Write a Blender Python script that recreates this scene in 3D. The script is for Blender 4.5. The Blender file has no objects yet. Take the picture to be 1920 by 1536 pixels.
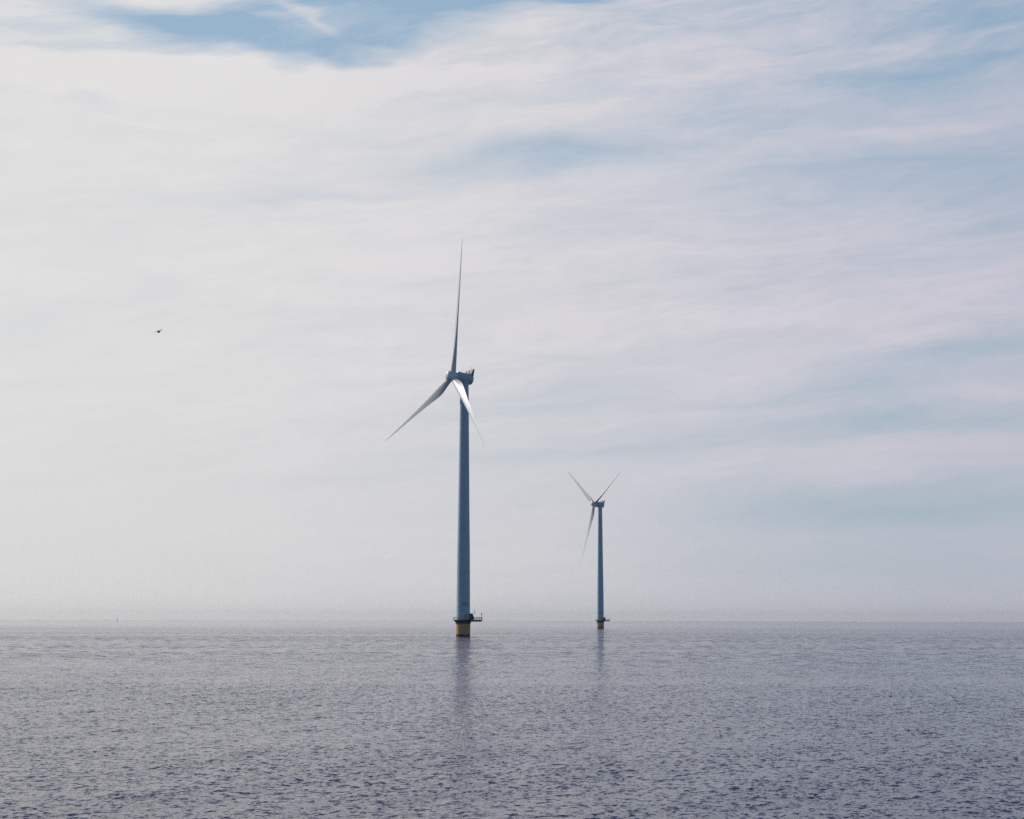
import bpy, bmesh, math, random
import numpy as np
from mathutils import Vector, Matrix

R = math.radians
S = bpy.context.scene
COL = S.collection

# ------------------------------------------------------------------ camera
EYE = 7.0
F_PX = 3381.0
cam_d = bpy.data.cameras.new('camera')
cam = bpy.data.objects.new('camera', cam_d)
COL.objects.link(cam)
cam_d.sensor_width = 36.0
cam_d.sensor_fit = 'HORIZONTAL'
cam_d.lens = F_PX / 1920 * 36
cam_d.clip_start = 1.0
cam_d.clip_end = 120000
PITCH = math.atan((1163.6 - 768) / F_PX)
cam.matrix_world = (Matrix.Translation((0, 0, EYE)) @ Matrix.Rotation(R(90) + PITCH, 4, 'X')
                    @ Matrix.Rotation(R(0.13), 4, 'Z'))
S.camera = cam

# ------------------------------------------------------------------ render look
S.view_settings.view_transform = 'Standard'
S.view_settings.look = 'None'
S.view_settings.exposure = 0.0
S.view_settings.gamma = 1.0
S.cycles.use_denoising = False
S.cycles.max_bounces = 6
S.cycles.volume_bounces = 0
S.cycles.sample_clamp_indirect = 4.0
S.cycles.sample_clamp_direct = 12.0

# ------------------------------------------------------------------ sun and sky
SUN_AZ, SUN_EL = -57.0, 31.0          # degrees from +Y (view direction), clockwise positive
SUN_DIR = Vector((math.sin(R(SUN_AZ)) * math.cos(R(SUN_EL)), math.cos(R(SUN_AZ)) * math.cos(R(SUN_EL)), math.sin(R(SUN_EL))))
sun_d = bpy.data.lights.new('sun', 'SUN')
sun_d.energy = 2.7
sun_d.angle = R(0.5)
sun_d.color = (1.0, 0.93, 0.83)
sun = bpy.data.objects.new('sun', sun_d)
COL.objects.link(sun)
sun.rotation_euler = (-SUN_DIR).to_track_quat('-Z', 'Y').to_euler()


class Nodes:
    """small helper: arithmetic on sockets and numbers"""
    def __init__(self, tree):
        self.t = tree
        self.n = tree.nodes
        self.l = tree.links

    def put(self, sock, v):
        if isinstance(v, bpy.types.NodeSocket):
            self.l.new(v, sock)
        else:
            sock.default_value = v

    def m(self, op, *a, clamp=False):
        nd = self.n.new('ShaderNodeMath')
        nd.operation = op
        nd.use_clamp = clamp
        for i, v in enumerate(a):
            self.put(nd.inputs[i], v)
        return nd.outputs[0]

    def vm(self, op, *a):
        nd = self.n.new('ShaderNodeVectorMath')
        nd.operation = op
        for i, v in enumerate(a):
            self.put(nd.inputs[i], v)
        return nd.outputs['Value'] if op in ('DOT_PRODUCT', 'LENGTH') else nd.outputs['Vector']

    def sep(self, v):
        nd = self.n.new('ShaderNodeSeparateXYZ')
        self.l.new(v, nd.inputs[0])
        return nd.outputs

    def comb(self, x, y, z=0.0):
        nd = self.n.new('ShaderNodeCombineXYZ')
        for i, v in enumerate((x, y, z)):
            self.put(nd.inputs[i], v)
        return nd.outputs[0]

    def noise(self, vec, scale=1.0, detail=3.0, rough=0.5, out='Fac', dist=0.0):
        nd = self.n.new('ShaderNodeTexNoise')
        self.l.new(vec, nd.inputs['Vector'])
        nd.inputs['Scale'].default_value = scale
        nd.inputs['Detail'].default_value = detail
        nd.inputs['Roughness'].default_value = rough
        nd.inputs['Distortion'].default_value = dist
        return nd.outputs[out]

    def step(self, v, a, b, lo=0.0, hi=1.0):
        nd = self.n.new('ShaderNodeMapRange')
        nd.interpolation_type = 'SMOOTHSTEP'
        for i, x in enumerate((v, a, b, lo, hi)):
            self.put(nd.inputs[i], x)
        return nd.outputs[0]

    def mix(self, f, a, b):
        nd = self.n.new('ShaderNodeMix')
        nd.data_type = 'RGBA'
        self.put(nd.inputs[0], f)
        for s, v in ((nd.inputs[6], a), (nd.inputs[7], b)):
            self.put(s, v if isinstance(v, bpy.types.NodeSocket) else (*v, 1.0))
        return nd.outputs[2]

    def vscale(self, v, f):
        nd = self.n.new('ShaderNodeVectorMath')
        nd.operation = 'SCALE'
        self.put(nd.inputs[0], v)
        self.put(nd.inputs['Scale'], f)
        return nd.outputs[0]


world = bpy.data.worlds.new('World')
S.world = world
world.use_nodes = True
W = Nodes(world.node_tree)
for nd in list(W.n):
    W.n.remove(nd)
w_out = W.n.new('ShaderNodeOutputWorld')
w_bg = W.n.new('ShaderNodeBackground')
W.l.new(w_bg.outputs[0], w_out.inputs[0])
tc = W.n.new('ShaderNodeTexCoord')
sky = W.n.new('ShaderNodeTexSky')
sky.sky_type = 'NISHITA'
sky.sun_disc = False
sky.sun_elevation = R(SUN_EL)
sky.sun_rotation = R(SUN_AZ)
sky.altitude = 0
sky.air_density = 1.0
sky.dust_density = 0.25
sky.ozone_density = 3.5
SKY_K = 0.07
w_bg.inputs['Strength'].default_value = SKY_K

d = W.vm('NORMALIZE', tc.outputs['Generated'])
dx, dy, dz = W.sep(d)
az = W.m('MULTIPLY', W.m('ARCTAN2', dx, dy), 180 / math.pi)          # degrees, 0 = +Y
el = W.m('MULTIPLY', W.m('ARCSINE', dz), 180 / math.pi)
elp = W.m('MAXIMUM', el, 0.0)
# streets of cirrus: the streaks climb gently to the right
sl = W.m('SUBTRACT', el, W.m('MULTIPLY', az, 0.10))
warp = W.noise(W.comb(W.m('MULTIPLY', az, 0.085), W.m('MULTIPLY', el, 0.26), 3.1), 1.0, 4.0, 0.55, 'Color')
wx, wy, wz = W.sep(W.vm('SUBTRACT', warp, (0.5, 0.5, 0.5)))
azw = W.m('ADD', az, W.m('MULTIPLY', wx, 6.5))
elw = W.m('ADD', el, W.m('MULTIPLY', wy, 3.0))
slw = W.m('ADD', sl, W.m('MULTIPLY', wy, 2.6))
str1 = W.noise(W.comb(W.m('MULTIPLY', azw, 0.065), W.m('MULTIPLY', slw, 0.42), 7.7), 1.0, 5.0, 0.56)
str2 = W.noise(W.comb(W.m('MULTIPLY', azw, 0.22), W.m('MULTIPLY', slw, 1.5), 1.3), 1.0, 5.0, 0.6)
fine = W.noise(W.comb(W.m('MULTIPLY', azw, 0.9), W.m('MULTIPLY', slw, 4.2), 4.4), 1.0, 4.0, 0.6)


def px(x, y):
    """a spot in the sky as azimuth and elevation in degrees"""
    a = math.degrees(math.atan((x - 960) / F_PX))
    e = math.degrees(PITCH) + math.degrees(math.atan((768 - y) / F_PX))
    return a, e


def blob(x, y, rx, ry, slope=0.0, soft=1.0, use_warp=True):
    a, e = px(x, y)
    A, E_ = (azw, elw) if use_warp else (az, el)
    u = W.m('SUBTRACT', A, a)
    v = W.m('SUBTRACT', W.m('SUBTRACT', E_, e), W.m('MULTIPLY', u, slope))
    q = W.m('ADD', W.m('POWER', W.m('DIVIDE', u, rx / 59.0), 2.0), W.m('POWER', W.m('DIVIDE', v, ry / 59.0), 2.0))
    # only in the forward half of the sky
    return W.m('EXPONENT', W.m('MULTIPLY', q, -soft))


gaps = None
for (x, y, rx, ry, slope, amp) in (
        (520, 88, 230, 38, 0.0, 0.88), (320, 72, 260, 30, .02, .40), (700, 95, 200, 22, .05, .25), (1090, 2, 90, 16, 0, .5), (790, 88, 140, 18, .08, .35), (420, 30, 200, 24, 0, .40), (290, 58, 150, 24, 0.0, .55), (690, 22, 190, 32, -.03, 0.85), (850, 48, 140, 26, .1, .70), (960, 6, 170, 26, 0, .85), (1110, -4, 100, 26, 0, 0.6),
        (110, 35, 90, 30, 0, .42), (130, 128, 200, 18, 0, .28), (30, 90, 60, 14, 0, .25), (640, 230, 170, 26, 0, .14),
        (1000, 290, 190, 30, 0.03, .55), (560, 362, 220, 22, 0.02, .22), (235, 545, 70, 18, 0, .12), (160, 215, 60, 16, 0, .14),
        (1500, 20, 300, 50, 0, .30), (1720, 160, 300, 45, .08, .48), (1900, 60, 200, 70, 0, .45), (1350, 235, 150, 30, 0, .28), (1180, 170, 150, 22, 0, .2),
        (1640, 330, 330, 60, .06, .38), (1860, 400, 150, 80, 0, .25),
        (1860, 690, 260, 26, .10, .52), (1620, 745, 260, 18, .09, .32), (1500, 800, 220, 22, .09, .34), (1800, 790, 220, 30, .06, .32),
        (1300, 850, 300, 14, .10, .22), (1000, 870, 300, 14, .05, .13), (960, 780, 180, 16, .08, .16),
        (1560, 960, 330, 45, .05, .45), (1840, 960, 250, 60, .05, .35), (1700, 1060, 420, 40, 0, .28), (700, 925, 160, 12, .06, .10), (1080, 130, 260, 50, .05, .10)):
    b = W.m('MULTIPLY', blob(x, y, rx, ry, slope), amp)
    gaps = b if gaps is None else W.m('ADD', gaps, b)
banks = None
for (x, y, rx, ry, slope, amp) in (
        (1600, 95, 330, 18, .06, .16), (1700, 245, 260, 16, .09, .22), (1480, 175, 150, 12, .03, .14), (1880, 735, 130, 22, .12, .26), (1550, 640, 330, 50, .08, .12),
        (330, 165, 300, 30, 0, .22), (600, 148, 330, 20, .0, .40), (590, 42, 75, 9, -.45, .45), (735, 14, 55, 9, -.1, .4), (310, 14, 120, 14, .05, .25), (165, 84, 45, 18, 0, .2), (900, 95, 160, 20, .22, .3), (950, 570, 420, 110, 0, .14)):
    b = W.m('MULTIPLY', blob(x, y, rx, ry, slope), amp)
    banks = b if banks is None else W.m('ADD', banks, b)

front = W.step(W.m('ABSOLUTE', W.m('ADD', az, 8.0)), 32.0, 80.0, 1.0, 0.0)             # the veil of cloud lies over the sea ahead
tex = W.m('ADD', W.m('MULTIPLY', W.m('SUBTRACT', str1, 0.5), 0.55),
          W.m('ADD', W.m('MULTIPLY', W.m('SUBTRACT', str2, 0.5), 0.55), W.m('MULTIPLY', W.m('SUBTRACT', fine, 0.5), 0.28)))
side = W.step(az, -10.0, 17.0, 0.0, 0.22)                             # veil thins towards the right
tex_amt = W.m('ADD', W.step(az, -16.0, 12.0, 0.45, 1.25), W.step(el, 15.5, 19.0, 0.0, 1.0))
tex = W.m('MULTIPLY', tex, W.m('MULTIPLY', tex_amt, W.step(el, 0.5, 8.0, 0.35, 1.0)))
high = W.m('ADD', W.step(el, 19.2, 29.0, 0.0, 0.95), W.step(az, 14.0, 40.0, 0.0, 0.45))
cov = W.m('SUBTRACT', W.m('ADD', W.m('ADD', 0.93, tex), banks), W.m('ADD', W.m('ADD', gaps, side), high))
cov = W.m('MULTIPLY', W.m('MINIMUM', W.m('MAXIMUM', cov, 0.0), 1.0), front)

# cloud brightness falls with the angle from the sun (forward scattering)
gd = Vector((math.sin(R(SUN_AZ)) * math.cos(R(9)), math.cos(R(SUN_AZ)) * math.cos(R(9)), math.sin(R(9))))   # the veil is thickest low down
cosg = W.vm('DOT_PRODUCT', d, tuple(gd))
glow = W.step(cosg, 0.20, 0.78, 0.0, 1.0)
cloud = W.mix(glow, (0.58, 0.555, 0.645), (0.76, 0.748, 0.742))
thick = W.m('ADD', 1.0, W.m('MULTIPLY', tex, 0.10))
cloud = W.vscale(cloud, thick)
low = W.step(el, 0.0, 9.0, 0.955, 1.0)
cloud = W.vscale(cloud, low)
cloud = W.vscale(cloud, 1.0 / SKY_K)
# the blue between the clouds is milky ahead, where the thin veil catches the sun
pale = W.mix(W.step(el, 3.0, 18.0), (0.41, 0.515, 0.605), (0.335, 0.485, 0.635))
pale = W.mix(W.step(el, 19.0, 30.0), pale, (0.36, 0.48, 0.70))
pale = W.vscale(pale, W.step(az, -25.0, 30.0, 1.02 / SKY_K, 0.92 / SKY_K))
milky = W.m('MULTIPLY', front, W.step(el, 30.0, 62.0, 0.88, 0.0))
blue = W.mix(milky, sky.outputs[0], pale)
col = W.mix(cov, blue, cloud)
W.l.new(col, w_bg.inputs['Color'])


# ------------------------------------------------------------------ materials
def material(name, color, rough=0.5, metallic=0.0, var=0.0, var_scale=1.0, spec=0.5):
    mt = bpy.data.materials.new(name)
    mt.use_nodes = True
    N = Nodes(mt.node_tree)
    b = N.n['Principled BSDF']
    b.inputs['Roughness'].default_value = rough
    b.inputs['Metallic'].default_value = metallic
    b.inputs['Specular IOR Level'].default_value = spec
    if var:
        co = N.n.new('ShaderNodeTexCoord').outputs['Object']
        v = N.vm('MULTIPLY', co, (1.0, 1.0, 0.25))
        f = N.noise(v, var_scale, 5.0, 0.6)
        k = N.step(f, 0.3, 0.7, 0.0, 1.0)
        c2 = tuple(c * (1 - var) for c in color)
        N.l.new(N.mix(k, c2, color), b.inputs['Base Color'])
    else:
        b.inputs['Base Color'].default_value = (*color, 1)
    return mt


M_PAINT = material('pale_blue_grey_paint', (0.40, 0.55, 0.65), 0.42, var=0.05, var_scale=0.35)
M_HUB = material('hub_gelcoat', (0.78, 0.79, 0.80), 0.45, var=0.04, var_scale=0.4)
M_BLADE = material('blade_gelcoat', (0.68, 0.70, 0.72), 0.46, var=0.04, var_scale=0.3)
M_STEEL = material('dark_galvanised_steel', (0.085, 0.095, 0.105), 0.6, 0.0, var=0.3, var_scale=1.4)
M_RAIL = material('galvanised_rail', (0.30, 0.29, 0.30), 0.5, 0.3)
M_RED = material('red_marking', (0.45, 0.05, 0.06), 0.5)
M_WHITE = material('white_marking', (0.75, 0.75, 0.75), 0.5)
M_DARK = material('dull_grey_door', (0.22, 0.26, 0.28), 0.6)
M_SHADE = material('shade_patch_grey', (0.32, 0.37, 0.40), 0.6)  # darker grey that puts a soft shade into the tower's colour
M_COOL = material('cooler_grille', (0.13, 0.16, 0.19), 0.6)
M_SAIL = material('sail_cloth', (0.78, 0.78, 0.78), 0.8)
_n = M_SAIL.node_tree
_tr = _n.nodes.new('ShaderNodeBsdfTranslucent')
_tr.inputs['Color'].default_value = (0.85, 0.85, 0.85, 1)
_mx = _n.nodes.new('ShaderNodeMixShader')
_mx.inputs[0].default_value = 0.6
_n.links.new(_n.nodes['Principled BSDF'].outputs[0], _mx.inputs[1])
_n.links.new(_tr.outputs[0], _mx.inputs[2])
_n.links.new(_mx.outputs[0], _n.nodes['Material Output'].inputs['Surface'])
M_HULL = material('pale_hull', (0.55, 0.57, 0.60), 0.4)

M_PILE = bpy.data.materials.new('yellow_foundation_paint')
M_PILE.use_nodes = True
N = Nodes(M_PILE.node_tree)
b = N.n['Principled BSDF']
co = N.n.new('ShaderNodeTexCoord').outputs['Object']
pz = N.sep(co)[2]
f = N.noise(N.vm('MULTIPLY', co, (1.0, 1.0, 0.3)), 0.9, 5.0, 0.62)
yel = N.mix(N.step(f, 0.35, 0.75), (0.60, 0.37, 0.16), (0.48, 0.29, 0.13))
edge = N.m('ADD', pz, N.m('MULTIPLY', N.m('SUBTRACT', f, 0.5), 1.2))
weed = N.step(edge, 0.75, 1.25, 1.0, 0.0)                # weed and rust below the tide line
N.l.new(N.mix(weed, yel, (0.035, 0.036, 0.030)), b.inputs['Base Color'])
b.inputs['Roughness'].default_value = 0.6


# ------------------------------------------------------------------ the sea
WIND = math.atan2(-0.51, 0.86)
rng = np.random.default_rng(11)
rows = [0.6, 8, 20, 34, 44]
dd = 50.0
while dd < 42000:
    rows.append(dd)
    dd += max(0.115, 0.115 * (dd / 85.0) ** 1.5)
rows = np.array(rows)
fine_a = np.radians(np.arange(-21.0, 21.001, 0.042))
side_a = np.radians(np.array([26, 30, 35, 42, 50, 60, 72, 86, 100, 118, 136, 156, 170]))
ang = np.concatenate([-side_a[::-1], fine_a, side_a, [math.pi]])
A, D = np.meshgrid(ang, rows)
X = D * np.sin(A)
Y = D * np.cos(A)
spacing = np.gradient(rows)
Zs = np.zeros_like(X)
lat = np.where(np.abs(ang) < R(21.1), R(0.042), R(6.0))
# the sea runs in groups: a faint swell lifts and steepens the wavelets in bands
group = 1.0 + 0.30 * np.sin(0.62 * (X * math.cos(WIND) + Y * math.sin(WIND)) + 1.3 * np.sin(X * 0.07 + Y * 0.02)) \
    + 0.22 * np.sin(0.23 * (X * math.cos(WIND + 0.35) + Y * math.sin(WIND + 0.35)) + 2.0 + 1.5 * np.sin(X * 0.03 - Y * 0.013)) \
    + 0.18 * np.sin(0.045 * X + 0.021 * Y) * np.sin(0.03 * Y - 0.02 * X + 1.0)
group = np.clip(group, 0.25, 1.9)
for i in range(120):
    lam = 0.36 * (5.0 / 0.36) ** (rng.random() ** 1.45)
    th = WIND + rng.normal() * R(30 + 14 / lam if lam > 0.7 else 50)
    k = 2 * math.pi / lam
    slope = 0.0122 * (lam / 3.0) ** -0.05
    amp = slope / k
    fr = np.clip((lam / 2.3 / spacing - 0.6) / 0.8, 0, 1)
    fa = np.clip((lam / 2.6 / (lat[None, :] * rows[:, None]) - 0.6) / 0.8, 0, 1)
    ph = k * (X * math.cos(th) + Y * math.sin(th)) + rng.random() * 6.283
    # wave groups
    g = 2 * math.pi / (lam * 9)
    th2 = WIND + rng.normal() * 1.2
    env = 0.65 + 0.55 * np.sin(g * (X * math.cos(th2) + Y * math.sin(th2)) + rng.random() * 6.283)
    c = np.sin(ph)
    Zs += amp * env * group * (c + 0.22 * np.cos(2 * ph)) * fr[:, None] * fa
nr, nc = X.shape
me = bpy.data.meshes.new('sea')
me.vertices.add(nr * nc)
me.vertices.foreach_set('co', np.stack([X, Y, Zs], -1).astype(np.float32).ravel())
i0 = (np.arange(nr - 1)[:, None] * nc + np.arange(nc)[None, :])
j1 = np.roll(np.arange(nc), -1)
q = np.stack([i0, i0 + nc, (np.arange(1, nr)[:, None] * nc + j1[None, :]), (np.arange(nr - 1)[:, None] * nc + j1[None, :])], -1).reshape(-1, 4)[:, ::-1]
nq = len(q)
me.loops.add(nq * 4)
me.polygons.add(nq)
me.loops.foreach_set('vertex_index', q.astype(np.int32).ravel())
me.polygons.foreach_set('loop_start', np.arange(0, nq * 4, 4, dtype=np.int32))
me.polygons.foreach_set('loop_total', np.full(nq, 4, dtype=np.int32))
me.polygons.foreach_set('use_smooth', np.ones(nq, dtype=bool))
me.update()
me.validate()
sea = bpy.data.objects.new('sea', me)
COL.objects.link(sea)
sea['kind'] = 'structure'

M_SEA = bpy.data.materials.new('sea_water')
M_SEA.use_nodes = True
N = Nodes(M_SEA.node_tree)
b = N.n['Principled BSDF']
geo = N.n.new('ShaderNodeNewGeometry')
pos = geo.outputs['Position']
rp = N.n.new('ShaderNodeVectorRotate')
rp.rotation_type = 'Z_AXIS'
N.l.new(pos, rp.inputs['Vector'])
rp.inputs['Angle'].default_value = -WIND
wp = N.vm('MULTIPLY', rp.outputs[0], (1.0, 0.62, 1.0))      # ripples a little longer across the wind


def slopes(scale, detail, rough, off):
    c = N.noise(N.vm('ADD', wp, (off, off * 0.7, 0.0)), scale, detail, rough, 'Color')
    return N.vm('SUBTRACT', c, (0.5, 0.5, 0.5))


px_, py_, pz_ = N.sep(pos)
dist = N.vm('LENGTH', pos)
# wind patches and slicks
patch = N.noise(N.vm('MULTIPLY', pos, (0.0022, 0.010, 0.0)), 1.0, 4.0, 0.6)
patch2 = N.noise(N.vm('MULTIPLY', pos, (0.0004, 0.0025, 0.0)), 1.0, 3.0, 0.6)
calm = N.m('ADD', N.step(patch, 0.32, 0.68, 0.62, 1.32), N.step(patch2, 0.3, 0.7, -0.22, 0.22))
# the outermost water lies calmer, most of all to the left
far_calm = N.m('MULTIPLY', N.step(dist, 900.0, 2600.0), N.step(px_, -900.0, 900.0, 0.78, 0.35))
calm = N.m('MULTIPLY', calm, N.m('SUBTRACT', 1.0, far_calm))
calm = N.m('MULTIPLY', calm, N.m('ADD', N.step(dist, 700.0, 1500.0, 1.5, 1.0), N.step(dist, 60.0, 170.0, 0.22, 0.0)))   # slopes raised to weaken reflections, and more close by to darken the foreground
s1 = N.vscale(slopes(2.6, 2.0, 0.55, 0.0), 1.10)
s2 = N.vscale(slopes(7.0, 2.0, 0.55, 31.0), 0.95)
far = N.step(dist, 140.0, 520.0, 0.0, 1.0)
s3 = N.vscale(slopes(0.42, 2.0, 0.5, 77.0), N.m('MULTIPLY', far, 1.45))
sl_all = N.vscale(N.vm('ADD', N.vm('ADD', s1, s2), s3), calm)
sx, sy, sz = N.sep(sl_all)
rb = N.n.new('ShaderNodeVectorRotate')
rb.rotation_type = 'Z_AXIS'
N.l.new(N.comb(sx, sy, 0.0), rb.inputs['Vector'])
rb.inputs['Angle'].default_value = WIND
nrm = N.vm('NORMALIZE', N.vm('ADD', geo.outputs['Normal'], rb.outputs[0]))
N.l.new(nrm, b.inputs['Normal'])
b.inputs['Base Color'].default_value = (0.046, 0.044, 0.096, 1)
b.inputs['Roughness'].default_value = 0.10
b.inputs['IOR'].default_value = 1.333
me.materials.append(M_SEA)


# ------------------------------------------------------------------ mesh helpers
class MB:
    def __init__(self):
        self.bm = bmesh.new()

    def box(self, x0, x1, y0, y1, z0, z1):
        v = [self.bm.verts.new(p) for p in ((x0, y0, z0), (x1, y0, z0), (x1, y1, z0), (x0, y1, z0),
                                            (x0, y0, z1), (x1, y0, z1), (x1, y1, z1), (x0, y1, z1))]
        for f in ((0, 3, 2, 1), (4, 5, 6, 7), (0, 1, 5, 4), (1, 2, 6, 5), (2, 3, 7, 6), (3, 0, 4, 7)):
            self.bm.faces.new([v[i] for i in f])
        return self

    def rings(self, rings, cap=True, closed=True, smooth=True):
        """join rings of points"""
        rv = [[self.bm.verts.new(p) for p in r] for r in rings]
        n = len(rv[0])
        for a, c in zip(rv, rv[1:]):
            for i in range(n if closed else n - 1):
                f = self.bm.faces.new((a[i], a[(i + 1) % n], c[(i + 1) % n], c[i]))
                f.smooth = smooth
        if cap:
            self.bm.faces.new(rv[0][::-1])
            self.bm.faces.new(rv[-1])
        return self

    def lathe(self, prof, n=48, axis='Z', cap=True, smooth=True):
        rs = []
        for r, h in prof:
            ring = []
            for i in range(n):
                a = 2 * math.pi * i / n
                c, s = r * math.cos(a), r * math.sin(a)
                ring.append((c, s, h) if axis == 'Z' else (h, c, s))
            rs.append(ring)
        return self.rings(rs, cap, True, smooth)

    def tube(self, p, q, r, n=8, r2=None):
        p, q = Vector(p), Vector(q)
        ax = (q - p).normalized()
        u = ax.orthogonal().normalized()
        w = ax.cross(u)
        r2 = r if r2 is None else r2
        self.rings([[c + (u * math.cos(2 * math.pi * i / n) + w * math.sin(2 * math.pi * i / n)) * rr for i in range(n)]
                    for c, rr in ((p, r), (q, r2))])
        return self

    def prism(self, poly, y0, y1):
        """poly in x,z, extruded along y"""
        a = [self.bm.verts.new((x, y0, z)) for x, z in poly]
        c = [self.bm.verts.new((x, y1, z)) for x, z in poly]
        n = len(poly)
        self.bm.faces.new(a)
        self.bm.faces.new(c[::-1])
        for i in range(n):
            self.bm.faces.new((a[i], c[i], c[(i + 1) % n], a[(i + 1) % n]))
        return self

    def build(self, name, mat, parent=None, sharp=40):
        bmesh.ops.recalc_face_normals(self.bm, faces=self.bm.faces)
        m = bpy.data.meshes.new(name)
        self.bm.to_mesh(m)
        self.bm.free()
        if sharp:
            m.set_sharp_from_angle(angle=R(sharp))
        m.materials.append(mat)
        o = bpy.data.objects.new(name, m)
        COL.objects.link(o)
        if parent:
            o.parent = parent
        return o


def arc(r, a0, a1, n, z):
    return [(r * math.cos(R(a0 + (a1 - a0) * i / n)), r * math.sin(R(a0 + (a1 - a0) * i / n)), z) for i in range(n + 1)]


# ------------------------------------------------------------------ wind turbine
DECK = 7.25


def blade_mesh(rad):
    mb = MB()
    st = [0.018, 0.03, 0.05, 0.08, 0.12, 0.16, 0.20, 0.25, 0.32, 0.40, 0.50, 0.60, 0.70, 0.80, 0.88, 0.94, 0.975, 0.992, 1.0]
    ch = [2.5, 2.5, 2.55, 2.9, 3.6, 4.15, 4.35, 4.15, 3.65, 3.1, 2.55, 2.05, 1.66, 1.28, 0.95, 0.68, 0.46, 0.27, 0.07]
    th = [1.0, 1.0, 0.96, 0.78, 0.56, 0.43, 0.36, 0.32, 0.28, 0.25, 0.23, 0.21, 0.19, 0.18, 0.17, 0.16, 0.16, 0.16, 0.16]
    tw = [16, 16, 16, 15.5, 14, 12.5, 11, 9, 7, 5, 3.2, 2, 1, 0, -0.5, -1, -1, -1, -1]
    rings = []
    n = 24
    for s, c, t, w in zip(st, ch, th, tw):
        rd = max(0.0, min(1.0, (t - 0.36) / 0.64))
        pre = 4.3 * s + 1.0 * s * s
        ring = []
        for i in range(n):
            a = 2 * math.pi * i / n
            u = 0.5 * (1 + math.cos(a))                 # 1 at the leading edge
            xc = 1 - u
            yt = 5 * t * (0.2969 * math.sqrt(max(xc, 0)) - 0.126 * xc - 0.3516 * xc ** 2 + 0.2843 * xc ** 3 - 0.1036 * xc ** 4)
            ya = (yt if a <= math.pi else -yt) + 0.03 * math.sin(math.pi * xc)
            yc = 0.5 * math.sin(a) * t
            ax = u - (0.5 + 0.2 * (1 - rd))
            x = ax * c
            y = (ya * (1 - rd) + yc * rd) * c
            cw, sw = math.cos(R(w)), math.sin(R(w))
            ring.append((x * cw + y * sw, -x * sw + y * cw - pre, s * rad))
        rings.append(ring)
    return mb.rings(rings)


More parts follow.
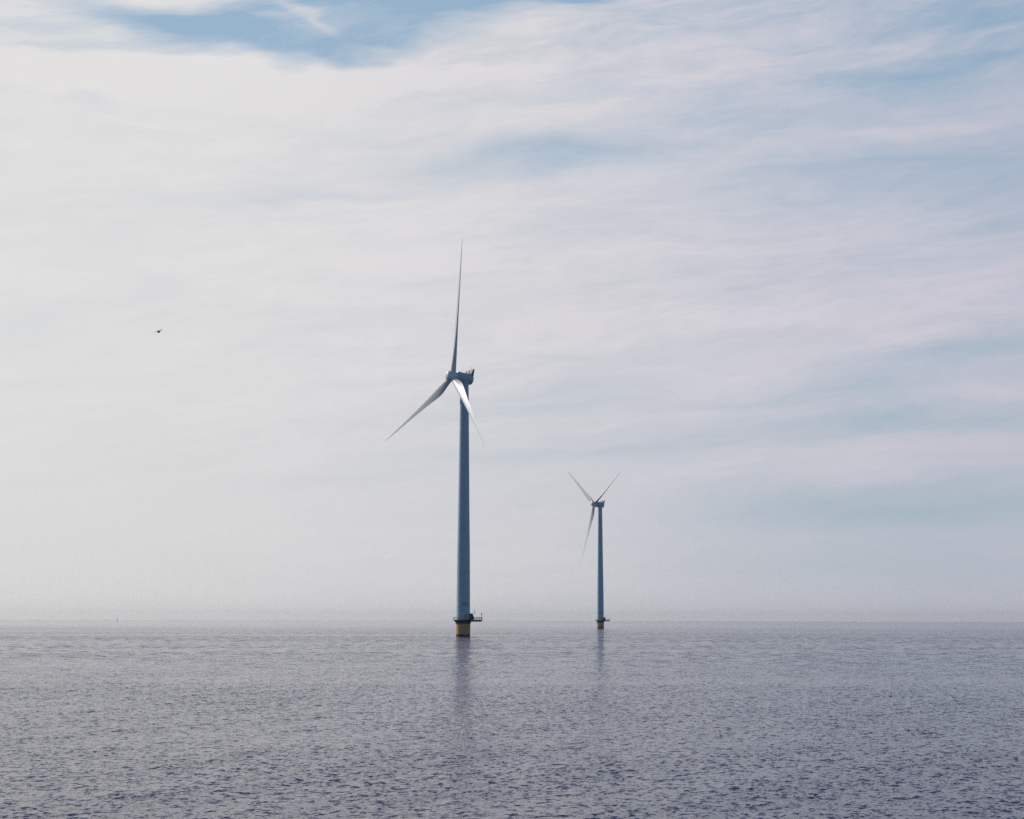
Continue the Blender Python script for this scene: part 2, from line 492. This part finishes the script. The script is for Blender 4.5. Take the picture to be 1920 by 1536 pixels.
def make_turbine(x, y, hub_h, yaw, tilt, phase, rad, deck_turn, label, group, over=5.75):
    root = bpy.data.objects.new('wind_turbine', None)
    COL.objects.link(root)
    root.location = (x, y, 0)
    root['label'] = label
    root['category'] = 'wind turbine'
    root['group'] = group

    # foundation: yellow transition piece standing in the sea
    pile = MB().lathe([(3.12, -3.0), (3.12, 5.55)], 64).build('foundation', M_PILE, root)
    MB().lathe([(3.13, 5.55), (3.34, 5.56), (3.34, 6.05), (3.2, 6.1), (3.2, 6.38)], 64).build('collar', M_STEEL, pile)
    lad = MB()
    for s in (-0.28, 0.28):
        lad.tube((3.45, s, -1.0), (3.45, s, 6.3), 0.06)
    for k in range(22):
        lad.tube((3.45, -0.28, -0.6 + k * 0.31), (3.45, 0.28, -0.6 + k * 0.31), 0.025, 5)
    for z in (0.9, 3.2, 5.4):
        lad.tube((3.1, 0, z), (3.45, 0, z), 0.06)
    lad_o = lad.build('ladder', M_STEEL, pile)
    lad_o.rotation_euler.z = R(70)

    # tower
    zt = hub_h - 3.05
    prof = [(3.02, DECK - 0.9)]
    for k in range(1, 41):
        t = k / 40
        z = (DECK - 0.9) + (zt - DECK + 0.9) * t
        r = 3.02 - 0.30 * min(t / 0.4, 1) - 0.84 * max(0, (t - 0.3) / 0.7)
        prof.append((r, z))
    tower = MB().lathe(prof, 72).build('tower', M_PAINT, root, 60)
    # slim weld flanges between the tower sections
    for t in (0.27, 0.52, 0.77):
        i = int(t * 40)
        r, z = prof[i]
        fl = MB().lathe([(r + 0.004, z - 0.09), (r + 0.022, z - 0.07), (r + 0.022, z + 0.07), (r + 0.004, z + 0.09)], 72, cap=False)
        fl.build('flange', M_PAINT, tower)
    # door, and above it a darker patch painting the tower's smudgy shade
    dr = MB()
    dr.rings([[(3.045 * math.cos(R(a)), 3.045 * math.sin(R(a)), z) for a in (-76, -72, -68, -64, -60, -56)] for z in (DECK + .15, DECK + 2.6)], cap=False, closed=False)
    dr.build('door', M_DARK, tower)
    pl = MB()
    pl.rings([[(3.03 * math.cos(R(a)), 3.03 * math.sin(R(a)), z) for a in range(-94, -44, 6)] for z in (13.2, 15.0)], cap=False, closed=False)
    pl.build('shade_patch', M_SHADE, tower)

    # working platform: round deck with a landing area on one side
    pf_root = MB()
    out = arc(4.55, 36, 324, 40, DECK)
    out = [(px_, py_) for px_, py_, _ in out] + [(8.35, -2.6), (8.35, 2.6)]
    n = len(out)
    pf_root.rings([[(a * 0.999, c_ * 0.999, DECK - 0.16) for a, c_ in out], [(a, c_, DECK) for a, c_ in out]], smooth=False)
    # girders below
    for s in (-2.2, 0.0, 2.2):
        pf_root.prism([(3.0, DECK - 0.17), (8.2, DECK - 0.17), (7.75, DECK - 0.82), (3.0, DECK - 0.82)], s - 0.12, s + 0.12)
    pf_root.box(7.72, 7.9, -2.6, 2.6, DECK - 0.70, DECK - 0.165)
    for k in range(18):
        a = R(40 + k * 280 / 17)
        c_, s_ = math.cos(a), math.sin(a)
        t_ = Vector((-s_, c_, 0)) * 0.06
        pts = [(3.05, DECK - 1.05), (3.35, DECK - 1.05), (4.3, DECK - 0.17), (3.05, DECK - 0.17)]
        va = [pf_root.bm.verts.new(Vector((r * c_, r * s_, z)) + t_) for r, z in pts]
        vb = [pf_root.bm.verts.new(Vector((r * c_, r * s_, z)) - t_) for r, z in pts]
        pf_root.bm.faces.new(va)
        pf_root.bm.faces.new(vb[::-1])
        for i in range(4):
            pf_root.bm.faces.new((va[i], vb[i], vb[(i + 1) % 4], va[(i + 1) % 4]))
    pf_root.lathe([(3.08, DECK - 1.15), (3.40, DECK - 1.13), (4.05, DECK - 0.18), (3.09, DECK - 0.17)], 48, cap=False)
    plat = pf_root.build('platform', M_STEEL, root)
    plat.rotation_euler.z = R(deck_turn)
    rl = MB()
    rail_pts = [(a * 0.985, c_ * 0.985) for a, c_ in out]
    rail_pts.append(rail_pts[0])
    for h in (0.42, 0.8, 1.18):
        for p0, p1 in zip(rail_pts, rail_pts[1:]):
            rl.tube((*p0, DECK + h), (*p1, DECK + h), 0.045, 6)
    # posts about every metre and a quarter
    acc = 0.0
    for p0, p1 in zip(rail_pts, rail_pts[1:]):
        p0, p1 = Vector(p0), Vector(p1)
        ln = (p1 - p0).length
        s = 1.25 - acc
        while s < ln:
            p = p0.lerp(p1, s / ln)
            rl.tube((p.x, p.y, DECK), (p.x, p.y, DECK + 1.18), 0.05, 6)
            s += 1.25
        acc = (acc + ln) % 1.25
    # mesh infill panel along the landing area
    for s in (-2.55, 2.55):
        for k in range(26):
            xx = 4.5 + k * 0.145
            rl.tube((xx, s, DECK + 0.05), (xx, s, DECK + 1.15), 0.018, 4)
    rl.build('railing', M_RAIL, plat)

    # equipment cabinet and stair by the tower
    cb = MB()
    cb.prism([(3.0, DECK + .004), (4.75, DECK + .004), (4.75, DECK + 1.1), (4.2, DECK + 2.3), (3.55, DECK + 2.75), (2.9, DECK + 2.75)], -1.5, 0.3)
    cab = cb.build('equipment_cabinet', M_STEEL, root)
    cab.rotation_euler.z = R(deck_turn)
    # davit crane
    cr = MB()
    cr.tube((3.95, 1.3, DECK), (3.95, 1.3, DECK + 2.5), 0.22, 12, 0.17)
    cr.tube((3.95, 1.3, DECK + 2.45), (4.95, 0.9, DECK + 3.0), 0.13, 10, 0.1)
    cr.tube((4.95, 0.9, DECK + 3.0), (4.92, 0.9, DECK + 4.3), 0.09, 8, 0.05)
    cr.tube((4.92, 0.9, DECK + 4.2), (4.15, 1.2, DECK + 3.6), 0.06, 8)
    cr.box(3.7, 4.2, 1.05, 1.55, DECK + 2.2, DECK + 2.7)
    crane = cr.build('davit_crane', M_RAIL, root)
    crane.rotation_euler.z = R(deck_turn)
    # light post on the outer corner
    lp = MB()
    lp.tube((8.28, -2.45, DECK), (8.28, -2.45, DECK + 2.3), 0.06, 8)
    post = lp.build('light_post', M_STEEL, root)
    post.rotation_euler.z = R(deck_turn)
    MB().lathe([(0.02, DECK + 2.05), (0.17, DECK + 2.1), (0.2, DECK + 2.8), (0.13, DECK + 2.95), (0.05, DECK + 3.15)], 14).build('lantern', M_STEEL, post).location = (8.28, -2.45, 0)

    # nacelle frame: x = rotor axis, upwind positive
    nh = Vector((-math.sin(R(yaw)), -math.cos(R(yaw)), 0))
    zz = Vector((0, 0, 1))
    n_ = nh * math.cos(R(tilt)) + zz * math.sin(R(tilt))
    V = zz * math.cos(R(tilt)) - nh * math.sin(R(tilt))
    U = Vector((math.cos(R(yaw)), -math.sin(R(yaw)), 0))
    hub_p = Vector((0, 0, hub_h)) + nh * over

    def frame(xa, ya, za, o):
        m = Matrix((xa, ya, za)).transposed().to_4x4()
        m.translation = o
        return m

    nac = MB()
    nac.lathe([(2.35, -1.75), (2.62, -1.9), (2.62, -3.5), (2.56, -3.7), (2.5, -3.8), (2.44, -7.8), (2.36, -8.8), (2.1, -9.3), (1.3, -9.5)], 56, 'X')
    nacelle = nac.build('nacelle', M_PAINT, root, 35)
    nacelle.matrix_local = frame(n_, -U, V, hub_p)       # y: towards the rotor's left
    yb = MB().lathe([(2.02, zt - 0.01), (2.3, zt + 0.05), (2.3, zt + 0.55), (2.0, zt + 1.2)], 48)
    yb.build('yaw_collar', M_PAINT, root)
    # cooler and aviation mast on the roof at the rear
    cl = MB()
    cl.prism([(-9.2, 1.5), (-9.4, 4.55), (-8.75, 4.6), (-7.9, 2.1)], -1.9, 1.9)
    cl.build('cooler', M_COOL, nacelle)
    mk = MB()
    mk.box(-7.16, -7.04, -1.7, -0.9, 2.1, 3.6)
    mk.box(-7.16, -7.04, 0.9, 1.7, 2.1, 3.6)
    for s in (-1.7, 0, 1.7):
        mk.tube((-6.9, s, 1.6), (-6.9, s, 3.3), 0.06, 6)
    mk.tube((-6.9, -1.75, 3.3), (-6.9, 1.75, 3.3), 0.06, 6)
    mk.tube((-7.1, -1.75, 3.55), (-7.1, 1.75, 3.55), 0.07, 6)
    mk.build('roof_rail', M_RED, nacelle)
    ms = MB()
    ms.tube((-9.1, 1.2, 4.5), (-9.1, 1.2, 6.2), 0.06, 6, 0.03)
    ms.tube((-9.1, 0.8, 5.9), (-9.1, 1.6, 5.9), 0.04, 6)
    ms.build('wind_vane', M_RAIL, nacelle)

    hb = MB().lathe([(1.95, -1.73), (2.1, -1.5), (2.1, 2.45), (2.04, 2.72), (1.75, 2.98), (1.25, 3.16), (0.6, 3.27), (0.06, 3.3)], 48, 'X')
    hub = hb.build('hub', M_HUB, root, 35)
    hub.matrix_local = frame(n_, -U, V, hub_p)

    bm0 = None
    for k in range(3):
        a = R(phase) + k * 2 * math.pi / 3
        s = U * math.cos(a) + V * math.sin(a)
        le = U * math.sin(a) - V * math.cos(a)
        if bm0 is None:
            bl = blade_mesh(rad).build('blade', M_BLADE, root, 60)
            bm0 = bl
        else:
            bl = bm0.copy()
            COL.objects.link(bl)
            bl.parent = root
        bl.matrix_local = frame(le, -n_, s, hub_p)
    return root


GROUP = 'offshore wind turbines standing in the sea'
make_turbine(-21.1, 792.2, 114.07, 62.5, 6.0, 83.9, 61.8, -4,
             'large near wind turbine on a yellow foundation, one blade pointing straight up', GROUP)
make_turbine(79.8, 1629.0, 111.8, 63.2, 7.5, 26.0, 58.8, -8,
             'small distant wind turbine behind, with two blades raised in a V and one hanging down', GROUP, 6.0)

# ------------------------------------------------------------------ far sailing boat, faint in the haze
bx, by = (226 - 960) / F_PX * 5600, 5600.0
boat = bpy.data.objects.new('sailing_boat', None)
COL.objects.link(boat)
boat.location = (bx, by, 0)
boat.rotation_euler.z = R(96)
boat['label'] = 'tiny pale sailing boat on the hazy horizon at the far left'
boat['category'] = 'sailing boat'
hl = MB()
secs = []
for t, w, zk, zd in ((-5.5, 1.1, 0.1, 1.1), (-3, 1.6, -0.4, 1.1), (0, 1.8, -0.5, 1.15), (3, 1.3, -0.4, 1.3), (5, 0.5, 0.0, 1.5), (6, 0.06, 0.9, 1.65)):
    secs.append([(t, -w, zd), (t, -w * 0.75, zk * 0.4 + 0.2), (t, 0, zk), (t, w * 0.75, zk * 0.4 + 0.2), (t, w, zd)])
hl.rings(secs)
hl.build('hull', M_HULL, boat)
MB().tube((0.8, 0, 1.1), (0.8, 0, 19.0), 0.11, 8, 0.06).tube((0.7, 0, 2.3), (-4.6, 0, 2.3), 0.08, 8).build('mast', M_HULL, boat)


def sail(pts, name):
    mb = MB()
    top, tack, clew = [Vector(p) for p in pts]
    rs = []
    for i in range(13):
        t = i / 12
        a, c = tack.lerp(top, t), clew.lerp(top, t)
        row = []
        for j in range(9):
            s = j / 8
            p = a.lerp(c, s)
            p.y += 0.9 * math.sin(math.pi * s) * (1 - t) ** 0.7 + 0.5 * math.sin(math.pi * t) * s
            row.append(p)
        rs.append([p + Vector((0, 0.02, 0)) for p in row] + [p - Vector((0, 0.02, 0)) for p in row[::-1]])
    mb.rings(rs, cap=False)
    return mb.build(name, M_SAIL, boat)


sail([(0.65, 0, 18.6), (0.65, 0, 2.5), (-4.4, 0.5, 2.5)], 'mainsail')
sail([(0.95, 0, 16.5), (5.7, 0, 1.7), (0.9, 0.8, 2.0)], 'jib')

# ------------------------------------------------------------------ haze
HT = 190.0
hz = MB().box(-43000, 43000, -43000, 43000, -1.5, HT)
M_HAZE = bpy.data.materials.new('haze_air')
M_HAZE.use_nodes = True
N = Nodes(M_HAZE.node_tree)
for nd in list(N.n):
    N.n.remove(nd)
o_ = N.n.new('ShaderNodeOutputMaterial')
v_ = N.n.new('ShaderNodeVolumePrincipled')
v_.inputs['Color'].default_value = (0.96, 0.96, 0.96, 1)
v_.inputs['Density'].default_value = 1.9e-5
v_.inputs['Anisotropy'].default_value = 0.6
N.l.new(v_.outputs[0], o_.inputs['Volume'])
haze = hz.build('haze', M_HAZE)
haze['kind'] = 'stuff'

# ------------------------------------------------------------------ dark speck, given a made-up winged body, left of the turbines
BD = 240.0
ray = cam.matrix_world.to_3x3() @ Vector(((298 - 960) / F_PX, (768 - 622.5) / F_PX, -1.0))
speck_p = Vector((0, 0, EYE)) + ray * (BD / ray.y)
bv = [((0.42, 0, 0.02), 0.012, 0.012), ((0.35, 0, 0.03), 0.035, 0.04), ((0.28, 0, 0.03), 0.045, 0.05), ((0.20, 0, 0.01), 0.05, 0.055),
      ((0.08, 0, 0.0), 0.10, 0.10), ((-0.10, 0, 0.0), 0.11, 0.10), ((-0.24, 0, 0.0), 0.06, 0.05), ((-0.40, 0, 0.01), 0.09, 0.018)]
be = [(i, i + 1) for i in range(len(bv) - 1)]
for sgn in (1, -1):
    base = 4
    for p, rx, ry in (((0.07, 0.14, 0.05), 0.10, 0.03), ((0.10, 0.28, 0.15), 0.09, 0.02), ((0.02, 0.42, 0.20), 0.07, 0.015), ((-0.10, 0.56, 0.18), 0.03, 0.01)):
        bv.append(((p[0], p[1] * sgn, p[2]), rx, ry))
        be.append((base, len(bv) - 1))
        base = len(bv) - 1
bme = bpy.data.meshes.new('speck')
bme.from_pydata([v[0] for v in bv], be, [])
speck = bpy.data.objects.new('speck', bme)
COL.objects.link(speck)
sk = speck.modifiers.new('skin', 'SKIN')
for dv, v in zip(bme.skin_vertices[0].data, bv):
    dv.radius = (v[1] * 1.2, v[2] * 1.5)
bme.skin_vertices[0].data[5].use_root = True
sb = speck.modifiers.new('smooth', 'SUBSURF')
sb.levels = sb.render_levels = 2
bme.materials.append(material('speck_dark', (0.012, 0.012, 0.014), 0.7))
speck.location = speck_p
speck.rotation_euler = (R(28), R(24), R(-62))
speck['label'] = 'small dark speck given a winged body, in the pale sky left of the turbines'
speck['category'] = 'speck'
